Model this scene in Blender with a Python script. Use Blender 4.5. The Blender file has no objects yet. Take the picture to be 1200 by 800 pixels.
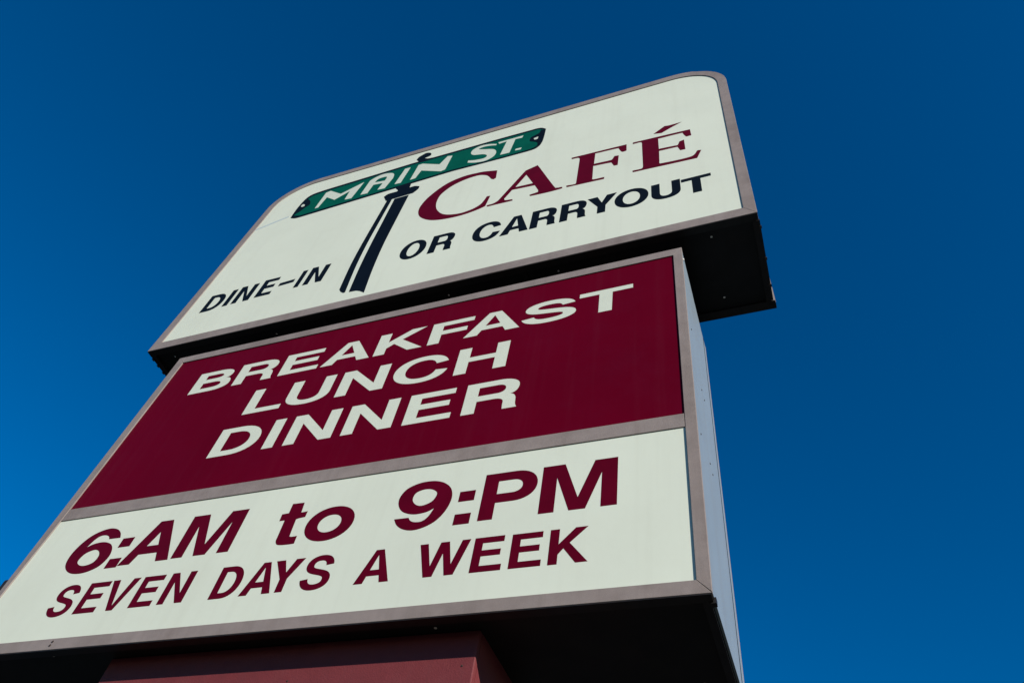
import bpy, math, random
from mathutils import Matrix, Vector
random.seed(7)
SC = bpy.context.scene
COL = SC.collection

# ------------------------------------------------------------------ camera
GZ = 4.2625                       # height of the lower cabinet's top edge above the asphalt
cam_data = bpy.data.cameras.new("camera")
cam = bpy.data.objects.new("camera", cam_data)
COL.objects.link(cam)
SC.camera = cam
cam_data.sensor_width = 36.0
cam_data.sensor_fit = 'HORIZONTAL'
cam_data.lens = 26.646
cam_data.clip_start = 0.05
cam_data.clip_end = 3000
RIGHT = Vector((0.93687583, 0.32387496, 0.13179233))
DOWN = Vector((-0.18533157, 0.77956034, -0.59827911))
FWD = Vector((-0.29650614, 0.53608833, 0.79037549))
cm = Matrix.Identity(4)
for i in range(3):
    cm[i][0] = RIGHT[i]; cm[i][1] = -DOWN[i]; cm[i][2] = -FWD[i]
cm.translation = Vector((2.6308, -1.5235, GZ - 2.6625))
cam.matrix_world = cm

# ------------------------------------------------------------------ sun and sky
SUN_DIR = Vector((1.6, -1.0, 0.74)).normalized()      # towards the sun
elev = math.asin(SUN_DIR.z)
azim = math.atan2(SUN_DIR.x, SUN_DIR.y)               # clockwise from +Y
world = bpy.data.worlds.new("World")
SC.world = world
world.use_nodes = True
wn = world.node_tree; wn.nodes.clear()
sky = wn.nodes.new('ShaderNodeTexSky')
sky.sky_type = 'NISHITA'
sky.sun_disc = False
sky.sun_elevation = elev
sky.sun_rotation = azim
sky.altitude = 900
sky.air_density = 1.0
sky.dust_density = 0.0
sky.ozone_density = 3.0
hsv = wn.nodes.new('ShaderNodeHueSaturation')
hsv.inputs['Saturation'].default_value = 1.46
hsv.inputs['Hue'].default_value = 0.504
bg = wn.nodes.new('ShaderNodeBackground')
bg.inputs['Strength'].default_value = 0.092
wo = wn.nodes.new('ShaderNodeOutputWorld')
wn.links.new(sky.outputs[0], hsv.inputs['Color'])
wn.links.new(hsv.outputs[0], bg.inputs['Color'])
wn.links.new(bg.outputs[0], wo.inputs['Surface'])
sd = bpy.data.lights.new("sun", 'SUN')
sd.energy = 5.0
sd.angle = math.radians(0.53)
sd.color = (1.0, 0.955, 0.88)
sun = bpy.data.objects.new("sun", sd)
COL.objects.link(sun)
sun.location = (6, -4, 12)
sun.rotation_euler = SUN_DIR.to_track_quat('Z', 'Y').to_euler()
SC.view_settings.view_transform = 'Standard'
SC.view_settings.look = 'None'
SC.view_settings.exposure = 0.42
SC.view_settings.gamma = 1.0
SC.view_settings.use_curve_mapping = False

# ------------------------------------------------------------------ helpers
def tag(o, label=None, cat=None, group=None, kind=None):
    if label: o['label'] = label
    if cat: o['category'] = cat
    if group: o['group'] = group
    if kind: o['kind'] = kind
    return o

def empty(name, loc):
    o = bpy.data.objects.new(name, None)
    o.empty_display_size = 0.2
    COL.objects.link(o)
    o.location = loc
    return o

def mesh_obj(name, verts, faces, m, parent=None, origin=(0, 0, 0), label=None):
    """verts are in world coordinates; the mesh is stored relative to origin"""
    ox, oy, oz = origin
    me = bpy.data.meshes.new(name)
    me.from_pydata([(v[0]-ox, v[1]-oy, v[2]-oz) for v in verts], [], faces)
    me.update()
    o = bpy.data.objects.new(name, me)
    COL.objects.link(o)
    me.materials.append(m)
    if parent is not None:
        o.parent = parent
        pw = world_loc(parent)
        o.location = (ox-pw[0], oy-pw[1], oz-pw[2])
    else:
        o.location = origin
    if label: o['label'] = label
    return o

def world_loc(o):
    v = Vector(o.location)
    p = o.parent
    while p is not None:
        v = v + Vector(p.location); p = p.parent
    return v

def fix_normals(o):
    import bmesh
    bm = bmesh.new(); bm.from_mesh(o.data)
    bmesh.ops.recalc_face_normals(bm, faces=bm.faces[:])
    bm.to_mesh(o.data); bm.free()

def bevel(o, w=0.0015, seg=2):
    md = o.modifiers.new("bevel", 'BEVEL')
    md.width = w; md.segments = seg; md.limit_method = 'ANGLE'; md.angle_limit = math.radians(40)
    return o

def box_v(x0, x1, y0, y1, z0, z1):
    v = [(x0,y0,z0),(x1,y0,z0),(x1,y1,z0),(x0,y1,z0),(x0,y0,z1),(x1,y0,z1),(x1,y1,z1),(x0,y1,z1)]
    f = [(0,3,2,1),(4,5,6,7),(0,1,5,4),(1,2,6,5),(2,3,7,6),(3,0,4,7)]
    return v, f

def box(name, x0, x1, y0, y1, z0, z1, m, parent=None, label=None, bev=0.0):
    v, f = box_v(x0, x1, y0, y1, z0, z1)
    o = mesh_obj(name, v, f, m, parent, ((x0+x1)/2, (y0+y1)/2, z0), label)
    if bev: bevel(o, bev)
    return o

def boxes(name, lst, m, parent=None, label=None):
    V = []; F = []
    for b in lst:
        v, f = box_v(*b); n = len(V)
        V += v; F += [tuple(i+n for i in q) for q in f]
    return mesh_obj(name, V, F, m, parent, V[0], label)

def prism(name, poly, y0, y1, m, parent=None, label=None, bev=0.0):
    """convex or simple polygon in (x, z), extruded in y"""
    n = len(poly)
    V = [(p[0], y0, p[1]) for p in poly] + [(p[0], y1, p[1]) for p in poly]
    F = [tuple(range(n)), tuple(range(2*n-1, n-1, -1))]
    F += [(i, n+i, n+(i+1) % n, (i+1) % n) for i in range(n)]
    o = mesh_obj(name, V, F, m, parent, (poly[0][0], y0, poly[0][1]), label)
    fix_normals(o)
    if bev: bevel(o, bev)
    return o

def band(name, outer, inner, y0, y1, m, parent=None, label=None, bev=0.0, closed=False):
    """a strip between two polylines of equal length in (x, z), extruded in y"""
    n = len(outer)
    V = []
    for y in (y0, y1):
        V += [(p[0], y, p[1]) for p in outer] + [(p[0], y, p[1]) for p in inner]
    F = []
    rng = range(n if closed else n-1)
    for i in rng:
        j = (i+1) % n
        F.append((i, j, n+j, n+i))
        F.append((2*n+i, 3*n+i, 3*n+j, 2*n+j))
        F.append((i, 2*n+i, 2*n+j, j))
        F.append((n+i, n+j, 3*n+j, 3*n+i))
    if not closed:
        F.append((0, n, 3*n, 2*n)); F.append((n-1, 3*n-1, 4*n-1, 2*n-1))
    o = mesh_obj(name, V, F, m, parent, (outer[0][0], y0, outer[0][1]), label)
    fix_normals(o)
    if bev: bevel(o, bev)
    return o

# ------------------------------------------------------------------ materials
def mat(name, base, rough=0.5, metal=0.0, spec=0.5, coat=0.0, coat_rough=0.1,
        noise=0.0, nscale=40.0, bump=0.0, bscale=200.0, dirt=None, dirt_amt=0.0, streak=None,
        stretch=(1, 1, 1), rough_var=0.0, fine=0.0):
    m = bpy.data.materials.new(name); m.use_nodes = True
    nt = m.node_tree; N = nt.nodes; L = nt.links
    p = N['Principled BSDF']
    p.inputs['Roughness'].default_value = rough
    p.inputs['Metallic'].default_value = metal
    p.inputs['Specular IOR Level'].default_value = spec
    p.inputs['Coat Weight'].default_value = coat
    p.inputs['Coat Roughness'].default_value = coat_rough
    g = N.new('ShaderNodeNewGeometry')
    mp = N.new('ShaderNodeMapping'); mp.inputs['Scale'].default_value = stretch
    L.new(g.outputs['Position'], mp.inputs['Vector'])
    col = None
    rgb = N.new('ShaderNodeRGB'); rgb.outputs[0].default_value = (*base, 1)
    col = rgb.outputs[0]
    def mix(fac, a, b, mode='MIX'):
        x = N.new('ShaderNodeMix'); x.data_type = 'RGBA'; x.blend_type = mode
        if isinstance(fac, float): x.inputs[0].default_value = fac
        else: L.new(fac, x.inputs[0])
        L.new(a, x.inputs[6])
        if isinstance(b, tuple): x.inputs[7].default_value = (*b, 1)
        else: L.new(b, x.inputs[7])
        return x.outputs[2]
    def ramp(src, a, b, lo, hi):
        r = N.new('ShaderNodeMapRange')
        L.new(src, r.inputs['Value'])
        r.inputs['From Min'].default_value = a; r.inputs['From Max'].default_value = b
        r.inputs['To Min'].default_value = lo; r.inputs['To Max'].default_value = hi
        return r.outputs[0]
    def tex(scale, detail=5.0, vec=None, rough_=0.6):
        t = N.new('ShaderNodeTexNoise'); t.inputs['Scale'].default_value = scale
        t.inputs['Detail'].default_value = detail; t.inputs['Roughness'].default_value = rough_
        L.new(vec or mp.outputs[0], t.inputs['Vector'])
        return t.outputs[0]
    if noise:
        v = ramp(tex(nscale), 0.3, 0.7, 1.0-noise, 1.0+noise)
        c = N.new('ShaderNodeCombineColor')
        for i in range(3): L.new(v, c.inputs[i])
        col = mix(1.0, col, c.outputs[0], 'MULTIPLY')
    if fine:
        v = ramp(tex(900.0, 2.0), 0.3, 0.7, 1.0-fine, 1.0+fine)
        c = N.new('ShaderNodeCombineColor')
        for i in range(3): L.new(v, c.inputs[i])
        col = mix(1.0, col, c.outputs[0], 'MULTIPLY')
    if dirt:
        f = ramp(tex(3.0, 8.0, rough_=0.7), 0.48, 0.75, 0.0, dirt_amt)
        col = mix(f, col, dirt)
    if streak:
        sm = N.new('ShaderNodeMapping'); sm.inputs['Scale'].default_value = (22, 22, 0.8)
        L.new(g.outputs['Position'], sm.inputs['Vector'])
        f = ramp(tex(1.0, 6.0, sm.outputs[0], 0.65), 0.5, 0.78, 0.0, streak[1])
        col = mix(f, col, streak[0])
    L.new(col, p.inputs['Base Color'])
    if rough_var:
        L.new(ramp(tex(6.0, 6.0), 0.3, 0.7, rough-rough_var, rough+rough_var), p.inputs['Roughness'])
    if bump:
        b = N.new('ShaderNodeBump'); b.inputs['Strength'].default_value = bump
        b.inputs['Distance'].default_value = 0.002
        L.new(tex(bscale, 4.0), b.inputs['Height'])
        L.new(b.outputs[0], p.inputs['Normal'])
    return m

M = {
 'white': mat('white_acrylic', (0.535, 0.56, 0.458), rough=0.7, spec=0.8, noise=0.05, nscale=1.1, rough_var=0.05,
              dirt=(0.38, 0.38, 0.30), dirt_amt=0.16, streak=((0.36, 0.36, 0.28), 0.14), fine=0.045),
 'maroon_face': mat('maroon_face_film', (0.088, 0.0001, 0.0080), rough=0.5, spec=0.03, noise=0.10, nscale=1.3, rough_var=0.06,
              dirt=(0.085, 0.004, 0.02), dirt_amt=0.25, streak=((0.11, 0.016, 0.03), 0.12), fine=0.10),
 'white_letter': mat('white_vinyl', (0.535, 0.56, 0.458), rough=0.35, spec=0.4, noise=0.03, nscale=14.0, fine=0.03),
 'maroon_letter': mat('maroon_vinyl', (0.077, 0.0001, 0.0078), rough=0.5, spec=0.06, noise=0.12, nscale=10.0, fine=0.06),
 'navy': mat('navy_vinyl', (0.003, 0.0052, 0.0088), rough=0.5, spec=0.06, noise=0.15, nscale=10.0),
 'green': mat('green_vinyl', (0.001, 0.072, 0.046), rough=0.5, spec=0.06, noise=0.14, nscale=8.0, fine=0.05),
 'frame': mat('bronze_grey_retainer', (0.215, 0.175, 0.156), rough=0.55, spec=0.4, noise=0.10, nscale=14.0, bump=0.3, bscale=400,
              dirt=(0.105, 0.075, 0.058), dirt_amt=0.55, streak=((0.11, 0.078, 0.06), 0.3), fine=0.22),
 'side': mat('painted_sheet_metal', (0.17, 0.21, 0.245), rough=0.45, spec=0.5, noise=0.05, nscale=5.0, bump=0.1, bscale=60,
              dirt=(0.16, 0.17, 0.18), dirt_amt=0.35, streak=((0.15, 0.15, 0.15), 0.35), fine=0.05),
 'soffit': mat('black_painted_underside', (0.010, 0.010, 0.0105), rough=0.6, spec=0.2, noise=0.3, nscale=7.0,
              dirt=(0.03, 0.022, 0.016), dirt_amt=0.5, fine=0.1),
 'lip': mat('dark_return_lip', (0.014, 0.013, 0.013), rough=0.5, spec=0.25, noise=0.3, nscale=25.0,
              dirt=(0.035, 0.017, 0.009), dirt_amt=0.6),
 'pedestal': mat('dusty_maroon_paint', (0.135, 0.023, 0.026), rough=0.6, spec=0.3, noise=0.10, nscale=12.0, bump=0.5, bscale=260,
              dirt=(0.11, 0.035, 0.034), dirt_amt=0.5, streak=((0.09, 0.03, 0.03), 0.4), fine=0.14),
 'screw': mat('zinc_screw', (0.75, 0.72, 0.66), rough=0.5, metal=0.0),
 'dark_screw': mat('rusted_screw', (0.03, 0.018, 0.012), rough=0.6),
 'gap': mat('painted_seam_shadow', (0.012, 0.010, 0.009), rough=0.8, spec=0.1),  # black colour standing in for the shade inside the side joints
 'crack': mat('crack_in_acrylic', (0.40, 0.46, 0.46), rough=0.4),
 'asphalt': mat('asphalt', (0.035, 0.035, 0.036), rough=0.9, spec=0.2, noise=0.25, nscale=60, bump=0.6, bscale=90,
              dirt=(0.05, 0.049, 0.047), dirt_amt=0.6),
 'concrete': mat('concrete', (0.22, 0.21, 0.19), rough=0.85, spec=0.2, noise=0.15, nscale=20, bump=0.4, bscale=150,
              dirt=(0.12, 0.11, 0.10), dirt_amt=0.6),
 'grass': mat('lawn', (0.045, 0.075, 0.022), rough=0.9, spec=0.1, noise=0.4, nscale=25, bump=0.8, bscale=80,
              dirt=(0.09, 0.085, 0.04), dirt_amt=0.5),
}

# ------------------------------------------------------------------ ground, far out of frame below
def sheet(name, x0, x1, y0, y1, z, m, label):
    o = mesh_obj(name, [(x0,y0,z),(x1,y0,z),(x1,y1,z),(x0,y1,z)], [(0,1,2,3)], m, None, ((x0+x1)/2, (y0+y1)/2, z))
    tag(o, label, kind='structure')
    return o
sheet('ground', -1200, 1200, -1200, 1200, 0.0, M['asphalt'], 'dark asphalt ground reaching to the horizon under the sign')
isl = box('planting_island', -1.6, 4.0, -0.85, 1.6, 0.0, 0.10, M['grass'], None, 'low grass island the sign stands on')
tag(isl, kind='structure')
kb = boxes('kerb', [(-1.75,4.15,-1.0,-0.85,0.0,0.13),(-1.75,4.15,1.6,1.75,0.0,0.13),
                    (-1.75,-1.6,-0.85,1.6,0.0,0.13),(4.0,4.15,-0.85,1.6,0.0,0.13)], M['concrete'], None,
           'pale concrete kerb round the island under the sign')
tag(kb, kind='structure')

# ------------------------------------------------------------------ lettering: outlines drawn in code
class Pen:
    def __init__(s): s.c = []
    def m(s, x, y): s.c.append([(x, y)]); return s
    def l(s, *xy):
        for i in range(0, len(xy), 2): s.c[-1].append((xy[i], xy[i+1]))
        return s
    def b(s, x1, y1, x2, y2, x3, y3, n=9):
        x0, y0 = s.c[-1][-1]
        for i in range(1, n+1):
            t = i/n; u = 1-t
            s.c[-1].append((u**3*x0+3*u*u*t*x1+3*u*t*t*x2+t**3*x3, u**3*y0+3*u*u*t*y1+3*u*t*t*y2+t**3*y3))
        return s
    def q(s, x, y, start, k=0.60):
        x0, y0 = s.c[-1][-1]
        if start == 'h': return s.b(x0+(x-x0)*k, y0, x, y-(y-y0)*k, x, y)
        return s.b(x0, y0+(y-y0)*k, x-(x-x0)*k, y, x, y)

def stroke(cub, w, h, sx, sz):
    """constant-width stroke in a space squeezed so that uprights are sx wide and bars sz high"""
    r = sx/sz
    W = (w-sx)/r; H = h-sz
    pts = [cub[0]]
    p0 = cub[0]
    for c in cub[1:]:
        x1, y1, x2, y2, x3, y3 = c
        for i in range(1, 13):
            t = i/12; u = 1-t
            pts.append((u**3*p0[0]+3*u*u*t*x1+3*u*t*t*x2+t**3*x3, u**3*p0[1]+3*u*u*t*y1+3*u*t*t*y2+t**3*y3))
        p0 = (x3, y3)
    P_ = [(sz/2+x*W, sz/2+y*H) for x, y in pts]
    Lf, Rt = [], []
    for i, (x, y) in enumerate(P_):
        a = P_[max(i-1, 0)]; b = P_[min(i+1, len(P_)-1)]
        dx, dy = b[0]-a[0], b[1]-a[1]; d = math.hypot(dx, dy)
        nx, ny = -dy/d*sz/2, dx/d*sz/2
        Lf.append(((x+nx)*r, y+ny)); Rt.append(((x-nx)*r, y-ny))
    return [Lf + Rt[::-1]]

def glyph(ch, w, h, s, b):
    p = Pen()
    if ch == 'A' or ch == 'V':
        L = s*1.13; ax = (w-s*(1.2 if abs(s-.046) < .0005 else 1.02))/2
        zt = (.72 if abs(s-.046) < .0005 else .84)*h      # legs taper towards the apex
        k = (w/2-L)/zt
        cz = .21*h
        p.m(0,0).l(ax,h, w-ax,h, w,0, w-L,0)
        if ch == 'A':
            p.l(w-L-k*cz, cz, L+k*cz, cz, L, 0)
            c2 = cz+b
            p.m(L+k*c2, c2).l(w/2, zt, w-L-k*c2, c2)
        else:
            p.l(w/2, zt, L, 0)
            p.c = [[(x, h-y) for x, y in c] for c in p.c]
    elif ch == 'B':
        xb = .55*w
        p.m(0,0).l(xb,0).q(w,.28*h,'h').q(.80*w,.54*h,'v',.7).q(.95*w,.765*h,'h').q(xb,h,'v').l(0,h)
        mz = .53*h
        p.m(s,h-b).l(xb-.02*w,h-b).q(.95*w-s*.98,(h-b+mz+b/2)/2,'h').q(xb-.02*w,mz+b/2,'v').l(s,mz+b/2)
        p.m(s,mz-b/2).l(xb,mz-b/2).q(w-s*.98,(b+mz-b/2)/2,'h').q(xb,b,'v').l(s,b)
    elif ch == 'D':
        xd = .44*w
        p.m(0,0).l(xd,0).q(w,.5*h,'h').q(xd,h,'v').l(0,h)
        p.m(s,b).l(s,h-b,xd-.02*w,h-b).q(w-s,.5*h,'h').q(xd-.02*w,b,'v')
    elif ch == 'E':
        mz = .53*h
        p.m(0,0).l(w,0,w,b,s,b,s,mz-b/2,.91*w,mz-b/2,.91*w,mz+b/2,s,mz+b/2,s,h-b,.98*w,h-b,.98*w,h,0,h)
    elif ch == 'F':
        mz = .49*h
        p.m(0,0).l(s,0,s,mz-b/2,.88*w,mz-b/2,.88*w,mz+b/2,s,mz+b/2,s,h-b,w,h-b,w,h,0,h)
    elif ch == 'L':
        p.m(0,0).l(w,0,w,b,s,b,s,h,0,h)
    elif ch == 'T':
        c = w/2
        p.m(c-s/2,0).l(c+s/2,0,c+s/2,h-b,w,h-b,w,h,0,h,0,h-b,c-s/2,h-b)
    elif ch == 'I':
        p.m(0,0).l(w,0,w,h,0,h)
    elif ch == 'H':
        mz = .52*h
        p.m(0,0).l(s,0,s,mz-b/2,w-s,mz-b/2,w-s,0,w,0,w,h,w-s,h,w-s,mz+b/2,s,mz+b/2,s,h,0,h)
    elif ch == 'N':
        dw = s*1.06; t = .31
        p.m(0,0).l(0,h,dw,h,w-s,t*h,w-s,h,w,h,w,0,w-dw,0,s,(1-t)*h,s,0)
    elif ch == 'M':
        g = .105*w; m1 = .30*w
        p.m(0,0).l(0,h,m1,h,w/2,.25*h,w-m1,h,w,h,w,0,w-s,0,w-s,.72*h,w/2+g,0,w/2-g,0,s,.72*h,s,0)
    elif ch == 'W':
        L = s*1.0
        g = L*.52
        p.m(0,h).l(L,h,.30*w,.31*h,.5*w-g,h,.5*w+g,h,.70*w,.31*h,w-L,h,w,h,.70*w+g,0,.70*w-g,0,.5*w,.66*h,.30*w+g,0,.30*w-g,0)
    elif ch == 'K':
        L = s*1.28
        p.m(0,0).l(0,h,s,h,s,.56*h,.96*w-L,h,.97*w,h,.52*w,.575*h,w,0,w-L,0,.37*w+.0*s,.43*h,s,.27*h,s,0)
    elif ch == 'Y':
        L = s*1.25; c = w/2
        p.m(c-s/2,0).l(c+s/2,0,c+s/2,.40*h,w,h,w-L,h,c,.60*h,L,h,0,h,c-s/2,.40*h)
    elif ch == 'U':
        p.m(0,h).l(s,h,s,.38*h).q(w/2,b,'v',.62).q(w-s,.38*h,'h',.62).l(w-s,h,w,h,w,.37*h).q(w/2,0,'v',.62).q(0,.37*h,'h',.62)
    elif ch == 'P':
        xp = .58*w; mz = .34*h
        p.m(0,0).l(s,0,s,mz,xp,mz).q(w,(mz+h)/2,'h').q(xp,h,'v').l(0,h)
        p.m(s,mz+b).l(s,h-b,xp-.03*w,h-b).q(w-s,(mz+h)/2,'h').q(xp-.03*w,mz+b,'v')
    elif ch == 'R':
        mz = .46*h; xr = .60*w; wb = .99*w
        p.m(0,0).l(s,0,s,mz-b/2,.56*w,mz-b/2).q(w-1.08*s,.24*h,'h').l(w-1.08*s,.11*h,w-1.05*s,0,w,0,w-.022*w,.06*h,w-.036*w,.13*h,w-.042*w,.27*h)
        p.q(.83*w,.47*h,'v',.55).q(wb,.73*h,'h').q(xr,h,'v').l(0,h)
        p.m(s,mz+b/2).l(s,h-b,xr,h-b).q(wb-s,(h-b+mz+b/2)/2,'h').q(xr,mz+b/2,'v')
    elif ch in 'Oo':
        c = w/2; k = .575
        p.m(c,0).q(w,h/2,'h',k).q(c,h,'v',k).q(0,h/2,'h',k).q(c,0,'v',k)
        p.m(c,b).q(w-s,h/2,'h',k).q(c,h-b,'v',k).q(s,h/2,'h',k).q(c,b,'v',k)
        p.c = [c_[:-1] for c_ in p.c]
    elif ch == 'S':
        return stroke([(.965,.735),(.93,.92,.76,1,.50,1),(.24,1,.065,.905,.065,.76),(.065,.60,.25,.565,.50,.515),
                       (.80,.455,1,.42,1,.245),(1,.08,.78,0,.50,0),(.22,0,.04,.10,.0,.285)], w, h, s, b)
    elif ch == 'C':
        return stroke([(.975,.68),(.92,.89,.76,1,.53,1),(.20,1,0,.79,0,.5),(0,.21,.20,0,.53,0),
                       (.79,0,.95,.12,1.0,.345)], w, h, s, b)
    elif ch == '-':
        p.m(0,0).l(w,0,w,h,0,h)
    return p.c

def smooth(pts):
    """Catmull-Rom through the points not marked as corners"""
    n = len(pts); out = []
    for i in range(n):
        p1 = pts[i]; p2 = pts[(i+1) % n]
        out.append((p1[0], p1[1]))
        if p1[2] and p2[2]: continue
        p0 = pts[i-1] if not p1[2] else p1
        p3 = pts[(i+2) % n] if not p2[2] else p2
        for k in range(1, 5):
            t = k/5
            q = []
            for a in (0, 1):
                q.append(0.5*((2*p1[a]) + (-p0[a]+p2[a])*t + (2*p0[a]-5*p1[a]+4*p2[a]-p3[a])*t*t
                              + (-p0[a]+3*p1[a]-3*p2[a]+p3[a])*t**3))
            out.append(tuple(q))
    return out

def inflate(c, d):
    """push a contour outwards by d"""
    n = len(c)
    A = sum(c[i-1][0]*c[i][1]-c[i][0]*c[i-1][1] for i in range(n))
    sgn = 1 if A > 0 else -1
    out = []
    for i in range(n):
        x0, z0 = c[i-1]; x1, z1 = c[(i+1) % n]
        dx, dz = x1-x0, z1-z0; L = math.hypot(dx, dz) or 1
        out.append((c[i][0]+sgn*dz/L*d, c[i][1]-sgn*dx/L*d))
    return out

def decal(name, contours, m, y, parent, label=None, th=0.0003):
    """flat cut-vinyl shape standing th proud of plane y, contours in (x, z)"""
    xs = [p[0] for c in contours for p in c]; zs = [p[1] for c in contours for p in c]
    cx, cz = min(xs), min(zs)
    cu = bpy.data.curves.new(name, 'CURVE'); cu.dimensions = '2D'; cu.fill_mode = 'BOTH'
    cu.extrude = th/2
    for c in contours:
        sp = cu.splines.new('POLY'); sp.points.add(len(c)-1); sp.use_cyclic_u = True
        for i, p in enumerate(c): sp.points[i].co = (p[0]-cx, p[1]-cz, 0, 1)
    tmp = bpy.data.objects.new('tmp', cu)
    me = bpy.data.meshes.new_from_object(tmp)
    bpy.data.objects.remove(tmp)
    me.transform(Matrix.Rotation(math.radians(90), 4, 'X'))
    me.name = name
    me.materials.clear(); me.materials.append(m)
    for pl in me.polygons: pl.use_smooth = False
    o = bpy.data.objects.new(name, me); COL.objects.link(o)
    o.parent = parent
    pw = world_loc(parent)
    o.location = (cx-pw[0], y-th/2-pw[1], cz+GZ-pw[2])
    if label: o['label'] = label
    return o

FY = 0.0045           # the faces sit 5 mm behind the front of the retainers
def letters(face, rows, m, colour, s, b):
    for ch, x0, z0, x1, z1 in rows:
        g = glyph(ch, x1-x0, z1-z0, s if ch != 'I' else x1-x0, b)
        decal('letter', [[(x0+x, z0+z) for x, z in c] for c in g], m, FY, face,
              f"{colour} {'hyphen' if ch == '-' else 'letter ' + ch}")

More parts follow.
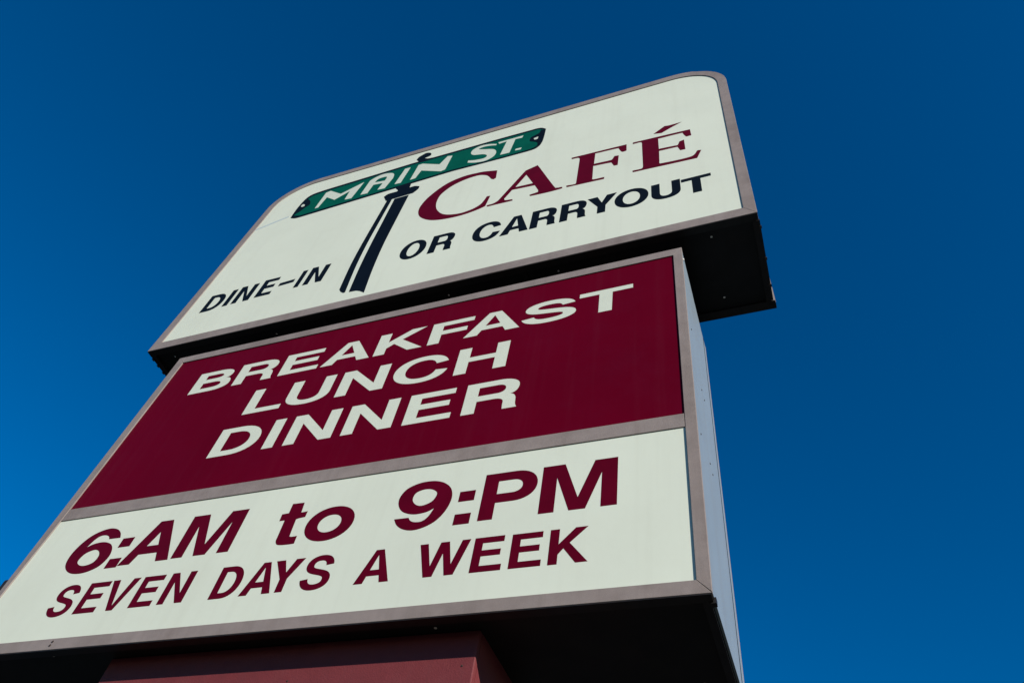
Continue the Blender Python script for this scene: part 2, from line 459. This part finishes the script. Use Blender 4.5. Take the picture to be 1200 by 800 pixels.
TR={
'serif_c':[[(1.4513,1.3186,1),(1.3647,1.3538,0),(1.3156,1.3622,0),(1.257,1.3677,0),(1.2058,1.3582,0),(1.1569,1.3369,0),(1.1162,1.301,0),(1.0796,1.2492,0),(1.0467,1.1848,0),(1.0293,1.1195,0),(1.0248,1.0657,0),(1.0341,1.0106,0),(1.0555,0.9594,0),(1.095,0.9115,0),(1.1449,0.8737,0),(1.2039,0.8506,0),(1.2637,0.8397,0),(1.3167,0.8371,0),(1.3676,0.8431,0),(1.4169,0.8567,0),(1.4533,0.8742,1),(1.4632,0.99,1),(1.4462,0.992,1),(1.4372,0.9498,0),(1.4242,0.9122,0),(1.3946,0.8837,0),(1.3541,0.8681,0),(1.3112,0.8639,0),(1.2554,0.8783,0),(1.2095,0.9049,0),(1.1731,0.9463,0),(1.1421,1.0052,0),(1.1254,1.069,0),(1.121,1.1325,0),(1.1276,1.1866,0),(1.1507,1.2327,0),(1.1807,1.2706,0),(1.2226,1.2993,0),(1.267,1.3165,0),(1.3133,1.3233,0),(1.347,1.3199,0),(1.3783,1.3024,0),(1.4066,1.2736,0),(1.4341,1.2194,1),(1.4493,1.2047,1),(1.4596,1.2145,1)]],
'serif_a':[[(1.705,1.2345,1),(1.8249,0.9082,0),(1.847,0.8722,0),(1.874,0.8669,1),(1.8771,0.8504,1),(1.805,0.8476,0),(1.7067,0.8562,1),(1.7037,0.8712,1),(1.7303,0.8764,0),(1.747,0.882,0),(1.7463,0.9048,1),(1.7189,0.977,1),(1.5886,0.9923,1),(1.5547,0.9037,1),(1.5657,0.8818,0),(1.6056,0.8715,1),(1.6089,0.8563,1),(1.5125,0.861,0),(1.4694,0.8617,1),(1.4656,0.8771,1),(1.4977,0.8786,0),(1.5218,0.8966,0),(1.5373,0.9317,0),(1.6403,1.2034,1)],[(1.6507,1.1448,1),(1.7052,1.008,1),(1.6034,1.0163,1)]],
'serif_f':[[(1.9026,1.2093,1),(1.905,1.1922,1),(1.9369,1.1891,0),(1.9495,1.1768,0),(1.9523,1.1514,1),(1.9519,0.876,1),(1.9447,0.859,0),(1.9005,0.8668,1),(1.9018,0.8501,1),(2.0953,0.8353,1),(2.0946,0.8542,1),(2.0497,0.8568,0),(2.0329,0.8641,0),(2.0318,0.8859,1),(2.0294,1.0264,1),(2.1212,1.0136,0),(2.1328,0.9985,0),(2.1438,0.963,1),(2.1598,0.9597,1),(2.1628,1.0761,1),(2.143,1.0805,1),(2.1342,1.0509,0),(2.1204,1.0407,0),(2.0322,1.05,1),(2.0334,1.1839,1),(2.1509,1.1754,0),(2.1656,1.1615,0),(2.1747,1.1317,0),(2.1853,1.111,0),(2.2033,1.1131,1),(2.204,1.1929,1)]],
'serif_e':[[(2.2394,1.1935,1),(2.2389,1.1753,1),(2.2762,1.1744,0),(2.2875,1.1612,0),(2.2885,1.1365,1),(2.2926,0.8618,1),(2.2836,0.8398,0),(2.2398,0.8426,1),(2.2398,0.8265,1),(2.5489,0.8024,1),(2.5714,0.8813,1),(2.5565,0.8858,1),(2.5361,0.8417,0),(2.5027,0.8316,0),(2.4417,0.8349,0),(2.3853,0.8424,0),(2.3699,0.8494,0),(2.3695,0.8774,1),(2.3705,0.999,1),(2.4582,0.9923,0),(2.4682,0.9803,0),(2.477,0.9415,1),(2.4987,0.9378,1),(2.4971,1.0585,1),(2.4775,1.0484,1),(2.4668,1.0107,0),(2.4483,1.0122,0),(2.37,1.0235,1),(2.3689,1.1571,1),(2.4863,1.153,0),(2.4993,1.1397,0),(2.5038,1.1209,0),(2.5131,1.0906,1),(2.5354,1.0891,1),(2.5343,1.1681,1)]],
'accent':[[(2.3491,1.2358,1),(2.4094,1.3033,1),(2.4307,1.2955,1),(2.4972,1.2986,1),(2.4409,1.2627,1),(2.3893,1.2224,1)]],
'plate':[[(0.007,1.46,1),(-0.0004,1.5897,0),(0.0085,1.7086,0),(0.0254,1.7592,0),(0.0614,1.7847,0),(0.1396,1.7972,1),(0.7836,1.8319,1),(1.414,1.8295,1),(1.6007,1.8239,1),(1.6341,1.8239,0),(1.6687,1.8103,0),(1.6996,1.7716,1),(1.6988,1.6013,0),(1.6874,1.526,1),(1.6609,1.4909,0),(1.6121,1.4831,1),(1.4661,1.484,1),(1.1349,1.4968,1),(0.6228,1.4655,1),(0.0904,1.43,1),(0.0484,1.4348,0),(0.007,1.46,1)]],
'green':[[(0.0169,1.4866,1),(0.0153,1.5755,0),(0.024,1.6853,0),(0.0434,1.7291,0),(0.0784,1.7548,0),(0.156,1.7662,1),(0.7937,1.803,1),(1.4179,1.8035,1),(1.6064,1.7991,1),(1.6423,1.8,0),(1.6775,1.7791,0),(1.6882,1.7605,1),(1.6871,1.6171,0),(1.6762,1.5512,1),(1.6529,1.5149,0),(1.6067,1.5052,1),(1.462,1.5038,1),(1.1282,1.5204,1),(0.6128,1.4899,1),(0.0771,1.4575,1)]],
'patchl':[[(0.0171,1.4876,1),(0.0153,1.5755,0),(0.0241,1.6753,0),(0.0379,1.7131,1),(0.0738,1.6664,0),(0.0938,1.6065,0),(0.0738,1.5755,0),(0.0526,1.5324,1)]],
'dotl':[[(0.0222,1.6157,1),(0.0274,1.6412,0),(0.0483,1.6254,0),(0.0518,1.604,0),(0.0383,1.5988,0)]],
'patchr':[[(1.6678,1.7777,1),(1.6886,1.7616,1),(1.6876,1.6167,0),(1.6768,1.5508,1),(1.6657,1.5417,1),(1.6661,1.5758,0),(1.6423,1.6073,0),(1.612,1.6368,0),(1.6111,1.6902,0),(1.6356,1.7134,0),(1.6605,1.7337,0)]],
'dotr':[[(1.6335,1.6656,1),(1.6605,1.6748,1),(1.6588,1.6417,0),(1.6406,1.641,0)]],
'mM':[[(0.1689,1.5098,1),(0.169,1.7359,1),(0.2008,1.7472,1),(0.3144,1.6405,1),(0.4566,1.7348,1),(0.4355,1.511,1),(0.3844,1.5204,1),(0.3801,1.6449,1),(0.294,1.5656,1),(0.2074,1.6489,1),(0.1942,1.5102,1)]],
'mA':[[(0.4957,1.5279,1),(0.5015,1.7299,1),(0.5375,1.7657,0),(0.5875,1.782,0),(0.6483,1.7607,0),(0.6783,1.7234,0),(0.6884,1.6616,1),(0.6682,1.5247,1),(0.6154,1.5329,1),(0.6256,1.6239,1),(0.5538,1.6382,1),(0.5466,1.5211,1)],[(0.5519,1.6739,1),(0.5675,1.7191,0),(0.6169,1.7225,0),(0.6325,1.7037,0),(0.631,1.6569,1)]],
'mI':[[(0.731,1.547,1),(0.7455,1.7663,1),(0.7856,1.765,1),(0.7747,1.5419,1)]],
'mN':[[(0.8382,1.5467,1),(0.8422,1.7666,1),(0.8722,1.7679,1),(1.0101,1.6733,1),(1.0441,1.778,1),(1.0797,1.7636,1),(1.0733,1.559,1),(1.0471,1.5484,1),(0.8895,1.6538,1),(0.873,1.5511,1)]],
'mS':[[(1.3826,1.7477,1),(1.325,1.7829,0),(1.2656,1.7937,0),(1.2237,1.7657,0),(1.2157,1.7161,0),(1.2415,1.6702,0),(1.311,1.637,0),(1.3419,1.5997,0),(1.3301,1.5677,0),(1.2732,1.5751,0),(1.2196,1.5992,1),(1.2206,1.5687,1),(1.2771,1.5353,0),(1.3453,1.5191,0),(1.3908,1.5544,0),(1.3995,1.6154,0),(1.3728,1.6732,0),(1.3043,1.7164,0),(1.2619,1.7457,0),(1.2893,1.7611,0),(1.3338,1.7518,0),(1.3799,1.7295,1)]],
'mT':[[(1.3901,1.768,1),(1.5544,1.766,1),(1.5502,1.7333,1),(1.5057,1.7402,1),(1.4943,1.543,1),(1.4347,1.5484,1),(1.4492,1.7449,1),(1.3997,1.738,1)]],
'mD':[[(1.5303,1.5749,1),(1.5678,1.571,1),(1.5645,1.5446,1),(1.5287,1.5522,1)]],
'post':[[(0.7472,1.3124,1),(0.7807,1.3123,1),(0.7818,1.0296,0),(0.7837,0.7858,0),(0.7953,0.5436,0),(0.8201,0.2889,1),(0.8105,0.2856,1),(0.7889,0.304,1),(0.7728,0.3308,1),(0.7536,0.5762,0),(0.7476,0.802,0),(0.747,1.0466,0)]],
'post2':[[(0.7993,1.3099,1),(0.8941,1.312,1),(0.8972,1.0047,0),(0.9012,0.7327,0),(0.9163,0.4751,0),(0.94,0.2407,1),(0.9099,0.2654,1),(0.8845,0.2784,1),(0.8628,0.2797,1),(0.8428,0.2821,1),(0.8237,0.5225,0),(0.8124,0.7728,0),(0.8065,1.0289,0)]],
'cap':[[(0.7048,1.3859,1),(0.7266,1.4146,0),(0.7815,1.416,1),(0.7884,1.4286,0),(0.7645,1.4655,1),(0.7605,1.4797,1),(0.8631,1.4888,1),(0.8687,1.4238,1),(0.9025,1.4259,0),(0.9412,1.4018,1),(0.9413,1.3634,0),(0.9182,1.3224,1),(0.7407,1.3119,1)]],
'finial':[[(0.7992,1.8758,1),(0.8067,1.9134,0),(0.8266,1.9354,0),(0.8508,1.953,0),(0.8833,1.936,0),(0.8992,1.9073,0),(0.8989,1.8817,0),(0.8791,1.8687,0),(0.8613,1.8629,1),(0.8911,1.8402,0),(0.9256,1.8336,1),(0.9334,1.8007,1),(0.8374,1.8104,1)]],
't':[[(1.1098,-1.0974,1),(1.1553,-1.0987,1),(1.1597,-1.1414,1),(1.1835,-1.1392,1),(1.1828,-1.1634,1),(1.1597,-1.1657,0),(1.1509,-1.1688,1),(1.1547,-1.2315,0),(1.1584,-1.2383,0),(1.1678,-1.24,0),(1.1838,-1.2388,1),(1.1852,-1.2692,1),(1.1642,-1.2701,0),(1.1363,-1.2689,0),(1.1192,-1.2642,0),(1.1099,-1.2506,0),(1.1088,-1.2336,1),(1.1067,-1.1666,1),(1.0863,-1.1667,1),(1.0848,-1.138,1),(1.11,-1.1365,1)]],
'nine':[[(1.521,-1.2235,1),(1.5696,-1.2241,1),(1.5782,-1.2364,0),(1.5944,-1.2444,0),(1.6173,-1.2446,0),(1.6347,-1.2302,0),(1.6477,-1.1995,1),(1.6264,-1.2106,0),(1.5919,-1.2144,0),(1.5616,-1.2077,0),(1.5366,-1.1927,0),(1.5199,-1.1668,0),(1.5165,-1.1361,0),(1.5337,-1.1037,0),(1.5737,-1.086,0),(1.6178,-1.0848,0),(1.6531,-1.0954,0),(1.6813,-1.1171,0),(1.696,-1.1442,0),(1.6988,-1.1785,0),(1.6875,-1.2179,0),(1.6639,-1.2506,0),(1.6304,-1.2695,0),(1.5938,-1.2754,0),(1.5597,-1.2662,0),(1.5349,-1.2471,0)],[(1.5645,-1.1504,0),(1.5695,-1.1274,0),(1.5926,-1.1172,0),(1.6186,-1.119,0),(1.6397,-1.1317,0),(1.6445,-1.1463,0),(1.6357,-1.1683,0),(1.6153,-1.1798,0),(1.5943,-1.1815,0),(1.5751,-1.17,0)]],
'scratch':[[(-0.2706,1.4193,1),(-0.1384,1.4629,1),(-0.0216,1.5012,1),(-0.0142,1.4869,1),(-0.1309,1.4466,1),(-0.2623,1.3994,1)]]}


# ------------------------------------------------------------------ upper cabinet
UL, UR, UB, UT = -0.293, 2.761, 0.1418, 2.045
UD = 0.4734
def rounded(xl, xr, zb, zt, r, n=14):
    """left bottom, up, over both rounded top corners, down to right bottom"""
    out = [(xl, zb)]
    for i in range(n+1):
        a = math.pi - i/n*math.pi/2
        out.append((xl+r+r*math.cos(a), zt-r+r*math.sin(a)))
    for i in range(n+1):
        a = math.pi/2 - i/n*math.pi/2
        out.append((xr-r+r*math.cos(a), zt-r+r*math.sin(a)))
    out.append((xr, zb))
    return out
def up(poly): return [(x, z+GZ) for x, z in poly]
def lean(poly):
    """the right side of the upper cabinet leans out a little"""
    return [(x + (.0140*(z-1.22) if x > 2.4 else 0), z + (.018 if z > 2.0 else .009)*max(0, x)/2.4*max(0, min(1, (z-1.6)/.3))) for x, z in poly]

upper = empty('sign_cabinet', (1.22, UD/2, UB+GZ))
tag(upper, 'white café sign cabinet with rounded top corners and a green street sign on its face', 'sign')
out = lean(rounded(UL, UR, UB, UT, 0.315))
inn = lean(rounded(-0.240, 2.712, 0.205, 1.987, 0.262))
# retainers: one bent U-shaped strip and a straight bottom strip, butted on mitres
band('frame_rail', up(out), up(inn), 0.0, 0.030, M['frame'], upper, 'bent retainer strip round the sides and rounded top', 0.0012)
prism('frame_rail', up([(UL+.0006, UB-.0), (UR-.0157, UB-.0), (2.6975, .2035), (-.2394, .2035)]), -0.0006, 0.030, M['frame'], upper,
      'straight bottom retainer strip', 0.0012)
ins = lean(rounded(-0.262, 2.732, 0.186, 2.007, 0.28))
face_u = prism('sign_face', up(ins), FY, FY+.010, M['white'], upper, 'white acrylic face with café lettering')
# body skin, underside, back
skin_o = lean(rounded(UL+.004, UR-.004, UB+.006, UT-.004, 0.311))
skin_i = lean(rounded(UL+.010, UR-.010, UB+.006, UT-.010, 0.305))
URB = UR - .0090            # right edge at the level of the underside
band('side_skin', up(skin_o), up(skin_i), 0.0302, UD-.0302, M['side'], upper, 'painted metal wrap of the cabinet')
band('frame_rail', up(rounded(UL, UR-.003, UB, UT, 0.315)), up(inn), UD-.030, UD, M['frame'], upper, 'bent retainer strip of the back face')
prism('frame_rail', up([(UL, UB), (UR-.0031, UB), (2.6978, .205), (-.240, .205)]), UD-.030, UD+.0006, M['frame'], upper, 'straight back retainer strip')
prism('sign_face', up(ins), UD-.016, UD-.006, M['white'], upper, 'plain white back face')
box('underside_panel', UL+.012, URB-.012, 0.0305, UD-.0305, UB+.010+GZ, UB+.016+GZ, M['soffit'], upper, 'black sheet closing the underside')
# folded lips round the underside: thin, hanging a little below it
box('underside_lip', UL+.002, URB-.0078, 0.0015, 0.034, UB-.0035+GZ, UB-.0005+GZ, M['lip'], upper, 'front underside lip')
box('underside_lip', UL+.002, UR-.0045, UD-.042, UD-.001, UB-.0040+GZ, UB-.0008+GZ, M['lip'], upper, 'back underside lip')
for x0, x1, lab in ((UL+.0025, UL+.030, 'left underside lip'), (URB-.030, URB-.0025, 'right underside lip')):
    box('underside_lip', x0, x1, 0.036, UD-.044, UB-.0030+GZ, UB+.0095+GZ, M['lip'], upper, lab)
# small notches of rusty bracket ends on the left lip
for i, y in enumerate((0.045, 0.088, 0.135, 0.20, 0.30)):
    box('clip', UL-.0012, UL+.010, y, y+.016, UB-.0065+GZ, UB-.0032+GZ, M['dark_screw'], upper)
for i, y in enumerate((0.06, 0.21, 0.345)):
    box('clip', URB-.008, URB+.0008, y, y+.014, UB-.006+GZ, UB-.0032+GZ, M['dark_screw'], upper)
# joints between the underside sheets
for x in (0.72, 1.74):
    box('seam_strip', x, x+.022, 0.036, UD-.044, UB+.004+GZ, UB+.0098+GZ, M['lip'], upper)

def screw(parent, x, y, z, axis, r, m, name='screw'):
    """domed screw head with a washer, pointing along axis"""
    n = 10; V = []; F = []
    ax = Vector(axis); t = ax.orthogonal().normalized(); u = ax.cross(t)
    rings = ((1.6, 0.0), (1.6, 0.25), (1.0, 0.3), (0.9, 0.7), (0.5, 0.95))
    for rr, hh in rings:
        for k in range(n):
            a = 2*math.pi*k/n
            V.append(Vector((x, y, z)) + (t*math.cos(a)+u*math.sin(a))*r*rr + ax*r*hh)
    for j in range(len(rings)-1):
        for k in range(n):
            F.append((j*n+k, j*n+(k+1) % n, (j+1)*n+(k+1) % n, (j+1)*n+k))
    F.append(tuple((len(rings)-1)*n+k for k in range(n)))
    o = mesh_obj(name, [tuple(v) for v in V], F, m, parent, (x, y, z))
    fix_normals(o)
    return o
for x, y in ((2.555, .07), (2.555, .375), (1.90, .07), (1.378, .068), (0.45, .07), (-.17, .07), (1.9, .40), (.45, .40)):
    screw(upper, x, y, UB+.0098+GZ, (0, 0, -1), 0.0028, M['screw'])

# lettering of the upper face
letters(face_u, [
 ('D', -0.1400, 0.4411, -0.0190, 0.6086), ('I', 0.0005, 0.4532, 0.0352, 0.6146), ('N', 0.0563, 0.4572, 0.1706, 0.6246),
 ('E', 0.2016, 0.4652, 0.3019, 0.6376), ('I', 0.4433, 0.4702, 0.4734, 0.6386), ('N', 0.4984, 0.4722, 0.6127, 0.6467)], M['navy'], 'navy', .0345, .0315)
decal('letter', [[(.326,.530),(.419,.538),(.419,.570),(.326,.562)]], M['navy'], FY, face_u, 'navy hyphen')
letters(face_u, [
 ('O', 1.0428, 0.4792, 1.1862, 0.6667), ('R', 1.2103, 0.4852, 1.3386, 0.6637),
 ('C', 1.4409, 0.4782, 1.5893, 0.6667), ('A', 1.5933, 0.4852, 1.7387, 0.6607), ('R', 1.7447, 0.4832, 1.8730, 0.6607),
 ('R', 1.8931, 0.4792, 2.0214, 0.6567), ('Y', 2.0224, 0.4752, 2.1658, 0.6467), ('O', 2.1558, 0.4632, 2.3142, 0.6427),
 ('U', 2.3272, 0.4612, 2.4596, 0.6246), ('T', 2.4636, 0.4491, 2.5969, 0.6086)], M['navy'], 'navy', .039, .0295)
for key, lab in (('serif_c', 'large maroon serif letter C'), ('serif_a', 'maroon serif letter A'), ('serif_f', 'maroon serif letter F'),
                 ('serif_e', 'maroon serif letter É without its accent'), ('accent', 'accent of the maroon É')):
    decal('letter' if key != 'accent' else 'accent', [inflate(smooth(c), .0022 if i == 0 else -.0012) for i, c in enumerate(TR[key])], M['maroon_letter'], FY, face_u, lab)
decal('street_sign_print', [smooth(c) for c in TR['plate']], M['navy'], FY, face_u, 'navy outline of the printed street sign')
decal('street_sign_print', [inflate(smooth(c), -.0022) for c in TR['green']], M['green'], FY-.0003, face_u, 'green field of the printed street sign')
for k in ('patchl', 'patchr'):
    decal('street_sign_print', [smooth(c) for c in TR[k]], M['navy'], FY-.0006, face_u, 'navy shaded end of the printed street sign')
for k in ('dotl', 'dotr'):
    decal('street_sign_print', [smooth(c) for c in TR[k]], M['white_letter'], FY-.0009, face_u, 'white bolt hole of the printed street sign')
for k in ('mM', 'mA', 'mI', 'mN', 'mS', 'mT'):
    decal('letter', [smooth(c) for c in TR[k]], M['white_letter'], FY-.0006, face_u, f'white letter {k[1]} on the green street sign')
decal('letter', [smooth(c) for c in TR['mD']], M['white_letter'], FY-.0006, face_u, 'white full stop on the green street sign')
for k, lab in (('post', 'narrow navy stripe of the printed sign post'), ('post2', 'wide navy shaft of the printed sign post'),
               ('cap', 'navy saucer-shaped cap of the printed sign post'), ('finial', 'navy curl above the printed street sign')):
    decal('post_print', [smooth(c) for c in TR[k]], M['navy'], FY-(.0002 if k in ('cap', 'finial') else 0), face_u, lab)
decal('crack', [smooth(c) for c in TR['scratch']], M['crack'], FY, face_u, 'faint bluish crack line in the acrylic')

# ------------------------------------------------------------------ lower cabinet
W, LB, LD = 2.44, -1.5758, 0.508
lower = empty('sign_cabinet', (1.22, LD/2, LB+GZ))
tag(lower, 'two-panel sign cabinet with a maroon meals panel above a white opening-hours panel', 'sign')
iL, iR, iT, iB, dT, dB = .043, 2.406, -.046, -1.5384, -.9585, -1.0150
g = 0.0004
for yA, yB, side_lab in ((0.0, .030, ''), (LD-.030, LD, 'back ')):
    prism('frame_rail', up([(0, 0), (W, 0), (iR, iT), (iL, iT)]), yA, yB, M['frame'], lower, side_lab+'top retainer strip', .001)
    prism('frame_rail', up([(g, LB), (.016+g, iB+.0008), (iR-g, iB+.0008), (W-g, LB)]), yA, yB, M['frame'], lower, side_lab+'bottom retainer strip', .001)
    prism('frame_rail', up([(0, -.0008), (iL-.0, iT-.0008), (.037, -1.0), (.016, iB), (0, LB+.0008)]), yA-.0005, yB+.0005, M['frame'], lower, side_lab+'left retainer strip', .001)
    prism('frame_rail', up([(W, -.0008), (W, LB+.0012), (iR, iB+.0006), (iR, iT-.0008)]), *((-.0005, .0100) if yA == 0 else (LD-.008, LD+.0005)), M['frame'], lower, side_lab+'right retainer strip', .001)
box('frame_rail', .038, iR-.0015, .0008, .028, dB+GZ, dT+GZ, M['frame'], lower, 'divider strip between the maroon and the white panel', .001)
box('frame_rail', iL+.0005, iR-.0015, LD-.028, LD-.0008, dB+GZ, dT+GZ, M['frame'], lower, 'back divider strip')
face_m = box('sign_face', iL-.018, iR+.018, FY, FY+.010, dT-.012+GZ, iT+.016+GZ, M['maroon_face'], lower, 'maroon face with white meal names')
face_w = box('sign_face', .0092, iR+.018, FY, FY+.010, iB-.016+GZ, dB+.012+GZ, M['white'], lower, 'white face with maroon opening hours')
box('sign_face', iL-.018, iR+.018, LD-.016, LD-.006, dT-.012+GZ, iT+.016+GZ, M['maroon_face'], lower, 'plain maroon back face')
box('sign_face', iL-.018, iR+.018, LD-.016, LD-.006, iB-.016+GZ, dB+.012+GZ, M['white'], lower, 'plain white back face')
# side skins: sheet, black strip painting the shade of the gap, folded edge strip; each sits just inside the retainers
for xa, xb, lab in ((W-.008, W-.001, 'right'), (.001, .0088, 'left')):
    box('side_skin', xa, xb, .0104 if lab == 'right' else .0306, .450, LB+.010+GZ, -.002+GZ, M['side'], lower, lab+' painted metal side sheet', .0008)
    xg0, xg1 = (xa-.004, xb+.0004) if lab == 'right' else (xa+.005, xb+.004)
    box('seam_strip', xg0, xg1, .4502, .4618, LB+.010+GZ, -.002+GZ, M['gap'], lower, 'black strip painting the shade of the open joint near the '+lab+' back edge')
    box('side_skin', xa, xb+(.0005 if lab == 'right' else 0), .462, (LD-.0084 if lab == 'right' else LD-.0306), LB+.008+GZ, -.002+GZ, M['side'], lower, lab+' back edge strip')
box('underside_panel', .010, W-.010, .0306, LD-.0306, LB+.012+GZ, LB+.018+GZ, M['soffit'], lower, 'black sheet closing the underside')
box('top_panel', .010, W-.010, .0306, LD-.0306, -.010+GZ, -.004+GZ, M['soffit'], lower, 'black sheet closing the top')
box('underside_lip', .003, W-.003, .0012, .032, LB-.0030+GZ, LB-.0006+GZ, M['lip'], lower, 'front underside lip')
box('underside_lip', .003, W-.003, LD-.040, LD-.0012, LB-.0032+GZ, LB-.0008+GZ, M['lip'], lower, 'back underside lip')
for x0, x1, lab in ((.0095, .030, 'left underside lip'), (W-.030, W-.0095, 'right underside lip')):
    box('underside_lip', x0, x1, .034, LD-.042, LB+.004+GZ, LB+.0115+GZ, M['lip'], lower, lab)
box('clip', W-.012, W+.0035, .0315, .048, LB-.006+GZ, LB+.0095+GZ, M['lip'], lower, 'dark corner clip under the right edge')
box('junction_box', -.118, -.001, .055, .12, -1.300+GZ, -1.222+GZ, M['lip'], lower, 'small dark box on the left side', .006)
for x, y in ((2.347, .047), (1.615, .042), (1.712, .066), (.874, .048), (.40, .05), (2.35, .40)):
    screw(lower, x, y, LB+.0118+GZ if y > .033 else LB+GZ, (0, 0, -1), 0.0028, M['screw'])
for y, z in ((.0737, -.4511), (.2048, -.628), (.2558, -.6243), (.0678, -.9858), (.2302, -.9507), (.272, -.9585)):
    screw(lower, W-.001, y, z+GZ, (1, 0, 0), 0.0024, M['dark_screw'])
screw(lower, W+.0, .02, -.062+GZ, (1, 0, 0), 0.004, M['screw'])
for x, z in ((.4275, -1.5490), (.4265, -1.5615)):
    screw(lower, x, -.0004, z+GZ, (0, -1, 0), 0.0026, M['dark_screw'])

LH_ = 'white'
letters(face_m, [
 ('B', 0.2297, -0.3269, 0.4353, -0.1815), ('R', 0.4633, -0.3239, 0.6679, -0.1805), ('E', 0.7009, -0.3219, 0.8945, -0.1795),
 ('A', 0.9115, -0.3209, 1.1451, -0.1785), ('K', 1.1632, -0.3209, 1.3857, -0.1775), ('F', 1.4088, -0.3209, 1.5943, -0.1775),
 ('A', 1.5672, -0.3219, 1.8028, -0.1795), ('S', 1.8068, -0.3279, 2.0274, -0.1815), ('T', 2.0374, -0.3329, 2.2470, -0.1845)], M['white_letter'], LH_, .0515, .0265)
letters(face_m, [
 ('L', 0.6318, -0.5515, 0.8092, -0.3991), ('U', 0.8233, -0.5535, 1.0268, -0.3981), ('N', 1.0639, -0.5505, 1.2755, -0.3981),
 ('C', 1.3065, -0.5575, 1.5391, -0.3961), ('H', 1.5722, -0.5555, 1.7798, -0.4001)], M['white_letter'], LH_, .0505, .0265)
letters(face_m, [
 ('D', 0.5856, -0.7871, 0.7962, -0.6297), ('I', 0.8363, -0.7881, 0.8854, -0.6287), ('N', 0.9295, -0.7891, 1.1361, -0.6297),
 ('N', 1.1762, -0.7891, 1.3817, -0.6307), ('E', 1.4248, -0.7911, 1.6093, -0.6317), ('R', 1.6504, -0.7921, 1.8540, -0.6317)], M['white_letter'], LH_, .0495, .028)
letters(face_w, [
 ('A', 0.4834, -1.2704, 0.6969, -1.0909), ('M', 0.7070, -1.2683, 0.9356, -1.0909), ('o', 1.2013, -1.2734, 1.3757, -1.1360),
 ('P', 1.7998, -1.2714, 1.9703, -1.0929), ('M', 1.9833, -1.2734, 2.2089, -1.0949)], M['maroon_letter'], 'bold maroon', .0460, .034)
for k, x in enumerate(((.430, .4825), (1.7235, 1.775))):
    for a in (-1.2755, -1.188):
        decal('colon_dot', [[(x[0], a), (x[1], a), (x[1], a+.040), (x[0], a+.040)]], M['maroon_letter'], FY, face_w, 'bold maroon dot of the colon')
decal('letter', [smooth(c) for c in TR['t']], M['maroon_letter'], FY, face_w, 'bold maroon letter t')
nine = [smooth(c) for c in TR['nine']]
decal('letter', nine, M['maroon_letter'], FY, face_w, 'bold maroon figure 9')
cx9 = (1.522+1.698)/2; cz9 = (-1.093-1.280)/2
sx6 = (.418-.229)/(1.700-1.5225)
decal('letter', [[(.3165-(x-cx9)*sx6, -1.1795-(z-cz9)*1.015) for x, z in c] for c in nine], M['maroon_letter'], FY, face_w, 'bold maroon figure 6')
letters(face_w, [
 ('S', 0.2959, -1.4538, 0.3961, -1.3305), ('E', 0.4222, -1.4498, 0.5125, -1.3325), ('V', 0.5175, -1.4498, 0.6318, -1.3325),
 ('E', 0.6478, -1.4478, 0.7360, -1.3325), ('N', 0.7601, -1.4468, 0.8564, -1.3315), ('D', 0.9546, -1.4478, 1.0509, -1.3315),
 ('A', 1.0639, -1.4468, 1.1752, -1.3315), ('Y', 1.1521, -1.4468, 1.2554, -1.3315), ('S', 1.2664, -1.4518, 1.3667, -1.3285),
 ('A', 1.4539, -1.4478, 1.5652, -1.3335), ('W', 1.6374, -1.4478, 1.7948, -1.3335), ('E', 1.8078, -1.4488, 1.8981, -1.3335),
 ('E', 1.9191, -1.4488, 2.0094, -1.3355), ('K', 2.0284, -1.4498, 2.1367, -1.3355)], M['maroon_letter'], 'maroon', .0258, .0202)

# ------------------------------------------------------------------ posts between and pedestal below
spacer = empty('mounting_spacer', (1.22, .3, GZ))
tag(spacer, 'dark steel spacer in the narrow gap between the two sign cabinets', 'bracket')
for x in (.35, 1.89):
    box('post_stub', x, x+.20, .14, .40, -.003+GZ, UB-.0002+GZ, M['lip'], spacer)
box('cover_plate', .16, 2.28, .125, .136, .0+GZ, UB-.0002+GZ, M['soffit'], spacer)
box('cover_plate', .16, 2.28, .404, .415, .0+GZ, UB-.0002+GZ, M['soffit'], spacer)

PX0, PX1, PY0, PY1 = .6085, 1.833, .0862, .425
PT = LB+.0100
ped = empty('sign_pedestal', (1.22, .25, .10))
tag(ped, 'dusty maroon box pedestal holding up the two-panel sign cabinet, half in its shadow', 'pedestal')
t = .02
box('front_panel', PX0, PX1, PY0, PY0+t, .10, PT+GZ, M['pedestal'], ped, None, .003)
box('back_panel', PX0, PX1, PY1-t, PY1, .10, PT+GZ, M['pedestal'], ped, None, .003)
box('side_panel', PX1-t, PX1-.0005, PY0+t+.0005, PY1-t-.0005, .10, PT+GZ, M['pedestal'], ped, 'right side panel')
box('side_panel', PX0+.0005, PX0+t, PY0+t+.0005, PY1-t-.0005, .10, PT+GZ, M['pedestal'], ped, 'left side panel')
box('base_slab', PX0-.12, PX1+.12, PY0-.12, PY1+.12, .02, .16, M['concrete'], ped, None, .01)
for x, z in ((.93, -.1), (1.29, -.1), (1.80, -.088)):
    screw(ped, x, PY0-.0002, LB+z+GZ, (0, -1, 0), .0018, M['dark_screw'])
